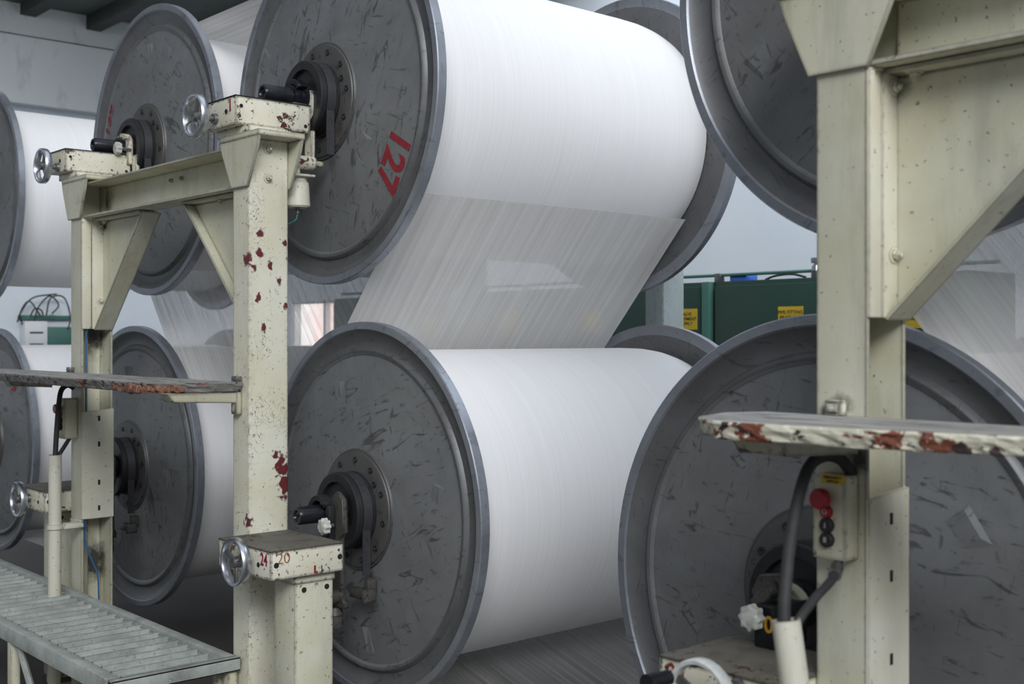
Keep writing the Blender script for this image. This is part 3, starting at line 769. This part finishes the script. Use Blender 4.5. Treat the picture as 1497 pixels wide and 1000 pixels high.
def lower_box(x0, x1, side, xs, label, wheel, wmat, texts=(), zoff=0.0, y0=1.697, y1=1.938):
    """x0<x1; side: +1 box stands right of its post, -1 left"""
    t = thing('bearing_box', label, 'bearing box', ((x0+x1)/2, 1.84, FZ), 'cream bearing boxes with handwheels')
    bm = BM(); box(bm, x0, x1, y0, y1, -.682, -.602, .003); hb = obj('housing', bm, M['cream_box'], t)
    bm = BM(); box(bm, x0-.001, x1+.001, y0-.001, y1+.001, -.6035, -.5985, .001); obj('lid', bm, M['lid'], t)
    px0, px1 = (x1-.145, x1-.028) if side > 0 else (x0+.028, x0+.145)
    bm = BM(); box(bm, px0-.006, px1+.004, 1.788, 1.925, -.708, -.683, .002); obj('slide_plate', bm, M['cream_box'], t)
    bm = BM(); box(bm, px0, px1, 1.792, 1.921, FZ, -.708, .004); sp = obj('support_post', bm, M['cream'], t)
    for yy in (1.822, 1.899): hole(sp, (px1+.0006, yy, -.728), 'x', .008)
    wheel_part(t, wheel[0], wheel[1], wheel[2], wmat, 2.7, y0)
    for c in ((x1+.0006, y0+.018, -.640), (x1+.0006, y1-.012, -.640)): hole(hb, c, 'x', .008)
    hole(hb, ((x0+x1)/2+.085, y0-.0006, -.645), 'y', .007)
    return t, hb
lb1, lh1 = lower_box(-3.253, -2.948, 1, XL[1], 'lower bearing box numbered 20 in red beside the chipped post', (-3.072, 1.655, -.640), M['chrome'])
text_obj('24', .050, (-2.985, 1.6962, -.628), M['red'], lh1, label='red painted 24', sx=.8)
text_obj('20', .044, (-2.9474, 1.738, -.624), M['ochre'], lh1, face='+x', bold=-.012, label='faded red painted 20')
bm = BM(); box(bm, -2.9478, -2.9468, 1.838, 1.844, -.678, -.655); box(bm, -2.9478, -2.9468, 1.845, 1.850, -.680, -.672); obj('alignment_mark', bm, M['red'], lh1, smooth=0)
lb2, lh2 = lower_box(-4.975, -4.680, -1, XL[2], 'lower bearing box left of the left post, half behind a pipe', (-4.840, 1.655, -.640), M['chrome'])
lb0, lh0 = lower_box(-1.505, -1.231, -1, XL[0], 'grimy bearing box at the bottom right with a white handwheel', (-1.318, 1.595, -.620), M['white_paint'])
text_obj('24', .055, (-1.462, 1.6962, -.630), M['red'], lh0, label='red painted 24', sx=.8)
bm = BM(); tube(bm, [(-1.372, 1.572, -.590), (-1.372, 1.515, -.590)], [.013, .016], 20); obj('crank_grip', bm, M['black'], lb0)
def lower_gear(t, xs, knob, s=1, dark=True):
    m = M['steel'] if dark else M['cream_dirty']
    clamp(t, xs, 2.012, ZL, M['drum'] if dark else M['cream_dirty'], knob_at=knob, s=s)
    x = xs+s*.055
    bm = BM(); prism(bm, [(x-.03, -.50), (x+.0, -.475), (x+.035, -.50), (x+.042, -.60), (x+.02, -.62), (x+.022, -.80), (x+.045, -.815), (x+.04, -.835), (x-.035, -.835), (x-.03, -.70), (x-.02, -.60)], 'y', 2.030, 2.050, bev=.002)
    obj('bracket_plate', bm, M['gear'], t)
    bm = BM(); lathe(bm, [(-.03, .003), (-.03, .022), (.012, .022), (.012, .003)], 20, (x+.005, 2.03, -.800), axis='y')
    lathe(bm, [(0, .003), (0, .013), (.01, .013), (.01, .003)], 6, (x+.005, 1.99, -.800), axis='y'); obj('pivot_pin', bm, M['gear'], t)
    # band anchor with turnbuckle
    bm = BM(); box(bm, x-.01, x+.075, 2.085, 2.115, -.812, -.782, .004); box(bm, x+.070, x+.086, 2.075, 2.122, -.818, -.776, .004); obj('anchor_bracket', bm, M['gear'], t)
    bm = BM(); box(bm, xs+s*.114-.010, xs+s*.114+.010, 2.100, 2.136, ZL-.25, ZL-.20, .003)
    tube(bm, [(xs+s*.114, 2.118, ZL-.25), (xs+s*.114, 2.115, -.785)], .005, 10); obj('turnbuckle', bm, M['gear'], t)
    bm = BM(); lathe(bm, [(-.90, .004), (-.90, .026), (-.885, .030), (-.86, .026), (-.858, .030), (-.835, .022), (-.835, .004)], 24, (x-.01, 2.03, 0), axis='z'); obj('spring_can', bm, M['gear'], t)
M['gear'] = painted('grimy_chipped_bracket_paint', (.085, .082, .076), 1.0, .008, .9, chipcol=(.08, .03, .025), dark=(.022, .02, .02), spots=.9)
lower_gear(lb1, XL[1], (-3.118, 1.990, -.578), 1)
lower_gear(lb2, XL[2], None, 1)
# clamp set of the nearest lower beam: pale knob, lever and painted mark
clamp(lb0, XL[0]+.03, 1.985, ZL, M['cream_dirty'], knob_at=(-1.408, 1.862, -.536), s=-1)
bm = BM(); prism(bm, [(-1.47, -.510), (-1.45, -.470), (-1.40, -.462), (-1.385, -.50), (-1.43, -.545)], 'y', 1.93, 1.955, bev=.003); prism(bm, [(-1.455, -.52), (-1.41, -.475), (-1.395, -.495), (-1.435, -.54)], 'y', 1.905, 1.93, bev=.003)
obj('clamp_jaw', bm, M['gear'], lb0)
bm = BM(); box(bm, -1.425, -1.375, 1.880, 1.99, -.600, -.515, .006); obj('clamp_body', bm, M['black'], lb0)
text_obj('0', .045, (-1.388, 1.8792, -.552), M['amber'], lb0, label='yellow painted ring mark')

# ------------------------------------------------------------------ foot boards
def board(name, plan, z0, z1, label, edge, jag, parent_extra=None):
    """plan: outline (x, y) counter clockwise; rough edge"""
    cx = sum(p[0] for p in plan)/len(plan); cy = sum(p[1] for p in plan)/len(plan)
    t = thing(name, label, 'board', (cx, cy, z0), 'plank foot boards bolted to the posts')
    pts = []
    for i, p in enumerate(plan):
        q = plan[(i+1) % len(plan)]; a, b = Vector(p), Vector(q); n = max(1, int((b-a).length/.018))
        for k in range(n): pts.append(a.lerp(b, k/n))
    bm = BM(); rings = []
    for zz, off in ((z1, .0), (z1-.004, -.003), ((z0+z1)/2+.004, -.001), ((z0+z1)/2-.004, .002), (z0+.003, .004), (z0, .008)):
        ring = []
        for i, p in enumerate(pts):
            d = (pts[(i+1) % len(pts)]-pts[i-1]).normalized(); n = Vector((-d.y, d.x))
            j = random.uniform(-jag, jag)*(0.3 if zz == z1 else 1)
            q = p+n*(off+j); ring.append(bm.verts.new((q.x, q.y, zz+random.uniform(-1, 1)*jag*.3*(0 if zz == z1 else 1))))
        rings.append(ring)
    m = len(pts)
    f = bm.faces.new(rings[0]); f.material_index = 0
    for a, b in zip(rings, rings[1:]):
        for k in range(m):
            g = bm.faces.new((a[k], a[(k+1) % m], b[(k+1) % m], b[k])); g.material_index = 1
    g = bm.faces.new(rings[-1][::-1]); g.material_index = 1
    bmesh.ops.recalc_face_normals(bm, faces=bm.faces[:])
    obj('plank', bm, [M['board_top'], edge], t, smooth=0)
    return t
# middle board: long plank across the two posts of the middle frame
mid = board('foot_board', [(-5.35, 1.795), (-5.45, 1.70), (-5.20, 1.60), (-4.767, 1.553), (-4.235, 1.535), (-3.622, 1.528), (-3.43, 1.545), (-3.33, 1.60), (-3.295, 1.68), (-3.29, 1.795)][::1], -.165, -.135,
            'long worn board across the middle frame, splintered at its right end', M['edge_dark'], .002)
bm = BM()
for k in range(34):
    t_ = k/33; x = -3.62+.30*t_; y = 1.535+(.012*math.sin(9*t_))+max(0, t_-.7)*.22
    h = random.uniform(.006, .016); w_ = random.uniform(.008, .02)
    n0 = len(bm.verts); box(bm, -w_, w_, -.006, .010, -h, h*.8, .002)
    xform(bm, n0, Matrix.Translation((x, y-.004, -.152+random.uniform(-.006, .004))) @ Matrix.Rotation(random.uniform(-.25, .25), 4, 'Y') @ Matrix.Rotation(random.uniform(-.3, .3), 4, 'Z'))
obj('splintered_edge', bm, M['raw_wood'], mid)['label'] = 'torn bare reddish wood'
near = board('foot_board', [(-1.33, 1.795), (-1.365, 1.72), (-1.325, 1.60), (-1.235, 1.525), (-1.132, 1.530), (-.958, 1.556), (-.76, 1.600), (-.45, 1.66), (-.45, 1.795)], -.164, -.135,
             'near board with flaking cream edge, across the nearest post', M['edge_cream'], .0022)
def tbracket(t, x, y0, y1, z, m, w=.05):
    bm = BM(); prism(bm, [(y0, z), (y1, z), (y1, z-.036), (y1-.03, z-.034), (y0+.02, z-.026)], 'x', x-w/2, x+w/2, bev=.002); return obj('bracket', bm, m, t)
tbracket(mid, -3.33, 1.555, 1.80, -.166, M['cream_dirty'], .06)
tbracket(mid, -4.90, 1.62, 1.80, -.166, M['cream_dirty'], .06)
tbracket(near, -1.19, 1.575, 1.80, -.165, M['cream_dirty'], .10)
def clip(t, x, z0, z1, m):
    bm = BM(); box(bm, x-.017, x+.017, 1.780, 1.7995, z0, z1, .002); box(bm, x-.011, x+.011, 1.776, 1.781, z0+.006, z1-.006, .002); return obj('clip', bm, m, t)
clip(mid, -3.315, -.134, -.118, M['steel']); clip(mid, -3.315, -.235, -.166, M['cream_dirty']); clip(mid, -4.655, -.134, -.115, M['steel'])
clip(near, -1.180, -.134, -.108, M['cream_box'])

# ------------------------------------------------------------------ walkway platform
px0, px1, py0, py1, pz = -7.6, -3.292, 1.385, 1.790, -.98
plat = thing('walkway_platform', 'ribbed grey steel walkway along the creel, lower left', 'platform', ((px0+px1)/2, (py0+py1)/2, FZ))
bm = BM()
for y in (py0, py1-.030): box(bm, px0, px1-.032, y, y+.030, pz-.052, pz, .003)
obj('side_rail', bm, M['tread'], plat)
bm = BM()
for (a, b) in ((px1-.030, px1),):
    box(bm, a, b, py0, py1, pz-.040, pz-.036, .0005); box(bm, a, b, py0, py1, pz-.004, pz, .0005); box(bm, b-.004, b, py0, py1, pz-.040, pz, .0005); box(bm, a, a+.004, py0, py1, pz-.040, pz, .0005)
obj('end_tube', bm, M['tread'], plat)
bm = BM(); box(bm, px1-.026, px1-.004, py1-.0005, py1+.0012, pz-.036, pz-.004); box(bm, px1-.026, px1-.004, py0-.0012, py0+.0005, pz-.036, pz-.004); obj('tube_opening', bm, M['hole'], plat, smooth=0)
bm = BM(); x = px1-.035; prof = []
while x > px0:                      # corrugated tread: raised ribs with sloping backs
    prof += [(x, pz-.020), (x-.003, pz-.001), (x-.012, pz-.0005), (x-.022, pz-.010), (x-.066, pz-.019)]; x -= .070
pl = prof+[(p[0], p[1]-.002) for p in prof[::-1]]
ya, yb = py0+.045, py1-.050
A = [bm.verts.new((p[0], ya, p[1])) for p in prof]; B = [bm.verts.new((p[0], yb, p[1])) for p in prof]
for i in range(len(prof)-1): bm.faces.new((A[i], A[i+1], B[i+1], B[i]))
box(bm, px0, px1-.03, py0+.028, ya+.004, pz-.016, pz-.006, 0); box(bm, px0, px1-.03, yb-.004, py1-.028, pz-.016, pz-.006, 0)
bmesh.ops.recalc_face_normals(bm, faces=bm.faces[:])
obj('tread_plate', bm, M['tread'], plat, smooth=0)
for (x, y) in ((px1-.03, py1-.035), (px1-.09, py1-.040), (px1-.03, py0+.002), (-4.15, py0+.002), (-5.6, py0+.002), (-4.8, py1-.035)):
    bm = BM(); box(bm, x-.018, x+.018, y, y+.032, FZ, pz-.040, .003); obj('leg', bm, M['cream'], plat)
bm = BM(); tube(bm, [(-4.10, py0+.02, pz-.06), (-3.93, py0+.06, FZ+.02)], .012, 8); obj('brace', bm, M['tread'], plat)

# ------------------------------------------------------------------ conduit pipes, hoses, switch boxes
def open_pipe(name, top, bot, r, m, label, group):
    t = thing(name, label, 'pipe', bot, group)
    bm = BM(); a, b = Vector(top), Vector(bot); d = (b-a).normalized()
    u = d.cross(Vector((1, 0, 0))).normalized(); v = d.cross(u); seg = 28
    def ring(c, rr): return [bm.verts.new(c+u*rr*math.cos(2*PI*k/seg)+v*rr*math.sin(2*PI*k/seg)) for k in range(seg)]
    R_ = [ring(a+d*.06, r*.86), ring(a, r*.86), ring(a, r), ring(a+d*(b-a).length, r)]
    for p, q in zip(R_, R_[1:]):
        for k in range(seg): bm.faces.new((p[k], p[(k+1) % seg], q[(k+1) % seg], q[k]))
    bm.faces.new(R_[0]); bm.faces.new(R_[-1]); bmesh.ops.recalc_face_normals(bm, faces=bm.faces[:])
    obj('tube', bm, m, t); return t
pn = open_pipe('conduit_pipe', (-1.112, 1.550, -.440), (-.965, 1.565, FZ), .0225, M['cream_cond'], 'cream conduit pipe with two cables, before the nearest post', 'cream conduit pipes')
pf = open_pipe('conduit_pipe', (-4.572, 1.700, -.447), (-4.585, 1.700, FZ), .024, M['cream_cond'], 'cream conduit pipe in front of the left post', 'cream conduit pipes')
bm = BM(); lathe(bm, [(-.010, .0245), (-.010, .029), (.010, .029), (.010, .0245)], 28, (-4.576, 1.70, -.722), axis='z'); box(bm, -4.576-.01, -4.545, 1.725, 1.80, -.732, -.712, .002); box(bm, -4.645, -4.56, 1.785, 1.7995, -.735, -.705, .002)
obj('pipe_clamp', bm, M['cream_cond'], pf)
bm = BM(); tube(bm, spline([(-1.150, 1.795, -.235), (-1.155, 1.765, -.207), (-1.160, 1.72, -.200), (-1.165, 1.68, -.225), (-1.150, 1.62, -.31), (-1.125, 1.565, -.41), (-1.115, 1.552, -.46), (-1.112, 1.552, -.50)], 26), .0098, 16, ribs=.07)
tag(obj('hose', bm, M['rubber'], origin=(-1.12, 1.55, -.5)), 'thick ribbed black hose looping down into the near pipe', 'hose')
bm = BM(); tube(bm, spline([(-1.162, 1.772, -.383), (-1.150, 1.745, -.395), (-1.125, 1.69, -.402), (-1.108, 1.62, -.418), (-1.104, 1.565, -.452), (-1.104, 1.556, -.50)], 10), .0075, 12)
cb = tag(obj('cable', bm, M['rubber'], origin=(-1.1, 1.556, -.5)), 'short grey cable from the near switch box into the pipe', 'cable')
bm = BM(); tube(bm, spline([(-1.157, 1.760, -.390), (-1.140, 1.725, -.399)], 14), .0105, 14, ribs=.1); obj('cable_gland', bm, M['steel'], cb)
bm = BM(); tube(bm, spline([(-4.620, 1.79, -.195), (-4.618, 1.765, -.185), (-4.605, 1.735, -.205), (-4.592, 1.72, -.27), (-4.585, 1.71, -.36), (-4.578, 1.702, -.46), (-4.578, 1.70, -.49)], 12), .010, 12)
tag(obj('hose', bm, M['rubber'], origin=(-4.58, 1.70, -.49)), 'black hose looping into the far left pipe', 'hose')
bm = BM(); tube(bm, spline([(-4.620, 1.775, -.388), (-4.610, 1.76, -.405), (-4.59, 1.725, -.445), (-4.566, 1.70, -.47), (-4.566, 1.70, -.49)], 10), .008, 10)
tag(obj('cable', bm, M['rubber'], origin=(-4.566, 1.70, -.49)), 'short black cable under the far left switch box', 'cable')
def button(bm, x, y, z, r, h):
    lathe(bm, [(0, .0008), (0, r), (-h*.8, r), (-h, r*.85), (-h, .0008)], 28, (x, y, z))
def switch_box(x0, x1, z0, z1, yf, label, detail):
    t = thing('switch_box', label, 'switch box', ((x0+x1)/2, 1.80, z0), 'push-button switch boxes on the posts')
    bm = BM(); box(bm, x0, x1, yf, 1.7995, z0, z1, .003); obj('housing', bm, M['cream'], t)
    xc = (x0+x1)/2-.003
    zs = [z1-.040, z1-.063, z1-.086, z1-.111]
    bm = BM(); button(bm, xc-.003, yf-.012, zs[0], .018, .014); o = obj('emergency_button', bm, M['red_button'], t); o['label'] = 'red mushroom button'
    bm = BM(); lathe(bm, [(0, .0008), (0, .009), (-.013, .009), (-.013, .0008)], 20, (xc-.003, yf, zs[0])); obj('button_stem', bm, M['ink'], o)
    bm = BM(); button(bm, xc+.001, yf, zs[1], .011, .010); o = obj('push_button', bm, M['red_button'], t); o['label'] = 'red push button marked O'
    if detail: text_obj('O', .012, (xc+.001, yf-.0104, zs[1]), M['knob'], o, name='button_mark')
    for k, z in enumerate(zs[2:]):
        bm = BM(); button(bm, xc+.002, yf, z, .0130, .010); o = obj('push_button', bm, M['ink'], t); o['label'] = 'black push button marked '+('I', 'II')[k]
        if detail: text_obj(('I', 'II')[k], .013, (xc+.002, yf-.0104, z), M['knob'], o, name='button_mark')
    if detail:
        bm = BM(); box(bm, x0+.018, x1-.001, yf-.0012, yf+.0002, z1-.015, z1+.001); o = obj('warning_label', bm, M['yellow'], t, smooth=0)
        text_obj('EMERGENCY', .0062, ((x0+x1)/2+.0085, yf-.0014, z1-.004), M['ink'], o, name='label_text')
        text_obj('SWITCH', .0062, ((x0+x1)/2+.0085, yf-.0014, z1-.0108), M['ink'], o, name='label_text')
    for p in ((x0+.006, z0+.008),): bm = BM(); button(bm, p[0], yf, p[1], .003, .002); obj('screw', bm, M['steel'], t)
    return t
switch_box(-1.205, -1.140, -.380, -.235, 1.757, 'small switch box with red emergency button on the nearest post', True)
switch_box(-4.660, -4.600, -.392, -.235, 1.745, 'small switch box seen edge-on, on the left post', False)

# ------------------------------------------------------------------ background: green cabinets and pipework
signs = {0: ('PIPE FITTING', 'BRASS & GI'), 1: ('VALVE', 'EQUIPMENT', 'SUPPLY')}
n_cab = 0
edges = [-2.60, -3.32, -4.06, -4.80, -5.54, -6.28, -7.02, -7.76]
labels = ['green cabinet at the right end of the row', 'green cabinet with a yellow PIPE FITTING notice', 'green cabinet right of the pale rear post, yellow VALVE notice',
          'green cabinet just behind the pale rear post', 'green cabinet behind the sheet, second left of the rear post', 'green cabinet behind the sheet, third left of the rear post', 'green cabinet behind the sheet, furthest left']
sx = [-2.915, -3.558, -4.235, -4.957, -5.685, -6.53, -7.30]
words = [('HAND TOOLS', 'BEARINGS'), ('PIPE FITTING', 'BRASS & GI', 'SOCKET'), ('VALVE', 'EQUIPMENT', 'SUPPLY'), None, None, None, None]
for i in range(7):
    x1, x0 = edges[i]-.006, edges[i+1]+.006
    t = thing('cabinet', labels[i], 'cabinet', ((x0+x1)/2, 5.2, FZ), 'row of dark green cabinets along the back')
    bm = BM(); box(bm, x0, x1, 5.02, 5.42, FZ, .300, .004); obj('body', bm, M['green'], t)
    bm = BM(); box(bm, x0+.012, x1-.07, 5.000, 5.022, FZ+.08, .275, .004); d = obj('door', bm, M['green'], t)
    bm = BM(); box(bm, x1-.055, x1-.002, 4.985, 5.021, FZ, .300, .004); obj('corner_post', bm, M['green_lt'], t)
    bm = BM(); box(bm, sx[i]-.075, sx[i]+.075, 4.997, 5.0005, .045, .158); s = obj('notice', bm, M['yellow'], d, smooth=0)
    if words[i]:
        bm = None
        body = '\n'.join(words[i])
        text_obj(body, .026, (sx[i], 4.9965, .102), M['ink'], s, name='notice_text', depth=.0003)
# rail with valve above the cabinets
t = thing('pipe_rail', 'thin green pipe running above the cabinet row', 'pipe', (-4.5, 5.05, .33))
bm = BM(); tube(bm, [(-7.7, 5.05, .335), (-2.5, 5.05, .335)], .009, 12); obj('pipe', bm, M['green_lt'], t)
for x in (-4.05, -3.44, -5.6, -7.0):
    bm = BM(); box(bm, x-.02, x+.02, 5.03, 5.07, .299, .345, .004); obj('pipe_saddle', bm, M['steel'], t)
bm = BM(); lathe(bm, [(.335, .003), (.335, .026), (.36, .022), (.37, .010), (.40, .010), (.40, .003)], 24, (-3.44, 5.05, 0), axis='z'); box(bm, -3.462, -3.418, 5.03, 5.07, .372, .40, .004); obj('valve', bm, M['chrome'], t)
bm = BM(); box(bm, -3.99, -3.88, 5.06, 5.16, .300, .338, .006)
tag(obj('tool_case', bm, M['blue_plastic'], origin=(-3.93, 5.1, .3)), 'small blue case lying on the green cabinets', 'case')
bm = BM(); tube(bm, spline([(-3.80, 5.12, .306), (-3.72, 5.10, .322), (-3.62, 5.10, .326), (-3.55, 5.12, .308)], 8), .006, 8)
tag(obj('hose', bm, M['rubber'], origin=(-3.7, 5.1, .3)), 'dark hose lying on top of the green cabinets', 'hose')

# electrical equipment on the left wall
t = thing('electrical_box', 'white meter box with cables on the left wall', 'electrical box', (-10.9, 3.87, -.08))
bm = BM(); box(bm, -11.0, -10.86, 3.77, 3.97, -.085, .150, .006); obj('casing', bm, M['white_plastic'], t)
bm = BM(); box(bm, -10.861, -10.857, 3.81, 3.93, .04, .055); box(bm, -10.861, -10.857, 3.81, 3.93, -.06, -.05); obj('vent_slot', bm, M['ink'], t, smooth=0)
bm = BM(); box(bm, -11.0, -10.88, 3.98, 4.26, -.085, .10, .006)
tag(obj('electrical_box', bm, M['green_lt'], origin=(-10.95, 4.1, -.08)), 'grey-green box right of the white meter box', 'electrical box')
bm = BM(); box(bm, -11.0, -10.95, 3.75, 4.22, .165, .205, .004); box(bm, -10.96, -10.93, 4.02, 4.06, .17, .21, .004)
tag(obj('cable_tray', bm, M['green_lt'], origin=(-10.98, 4.0, .165)), 'green cable tray above the white meter box', 'cable tray')
for k, c in enumerate(([(3.76, .12), (3.74, .22), (3.82, .33), (3.92, .20)], [(3.86, .15), (3.90, .28), (4.0, .38), (4.08, .30), (4.02, .22)], [(3.82, .19), (3.86, .26), (3.92, .25), (3.94, .19)],
                       [(3.96, .20), (4.0, .36), (4.12, .37), (4.18, .20), (4.16, .08)], [(3.70, .14), (3.74, .24), (3.84, .36), (4.05, .40)])):
    bm = BM(); tube(bm, spline([(-10.90+.01*k, y, z) for y, z in c], 10), .007, 8)
    tag(obj('cable', bm, M['rubber'], origin=(-10.9, c[0][0], c[0][1])), 'dark cable looping above the white meter box', 'cable', 'loose cables above the white meter box')
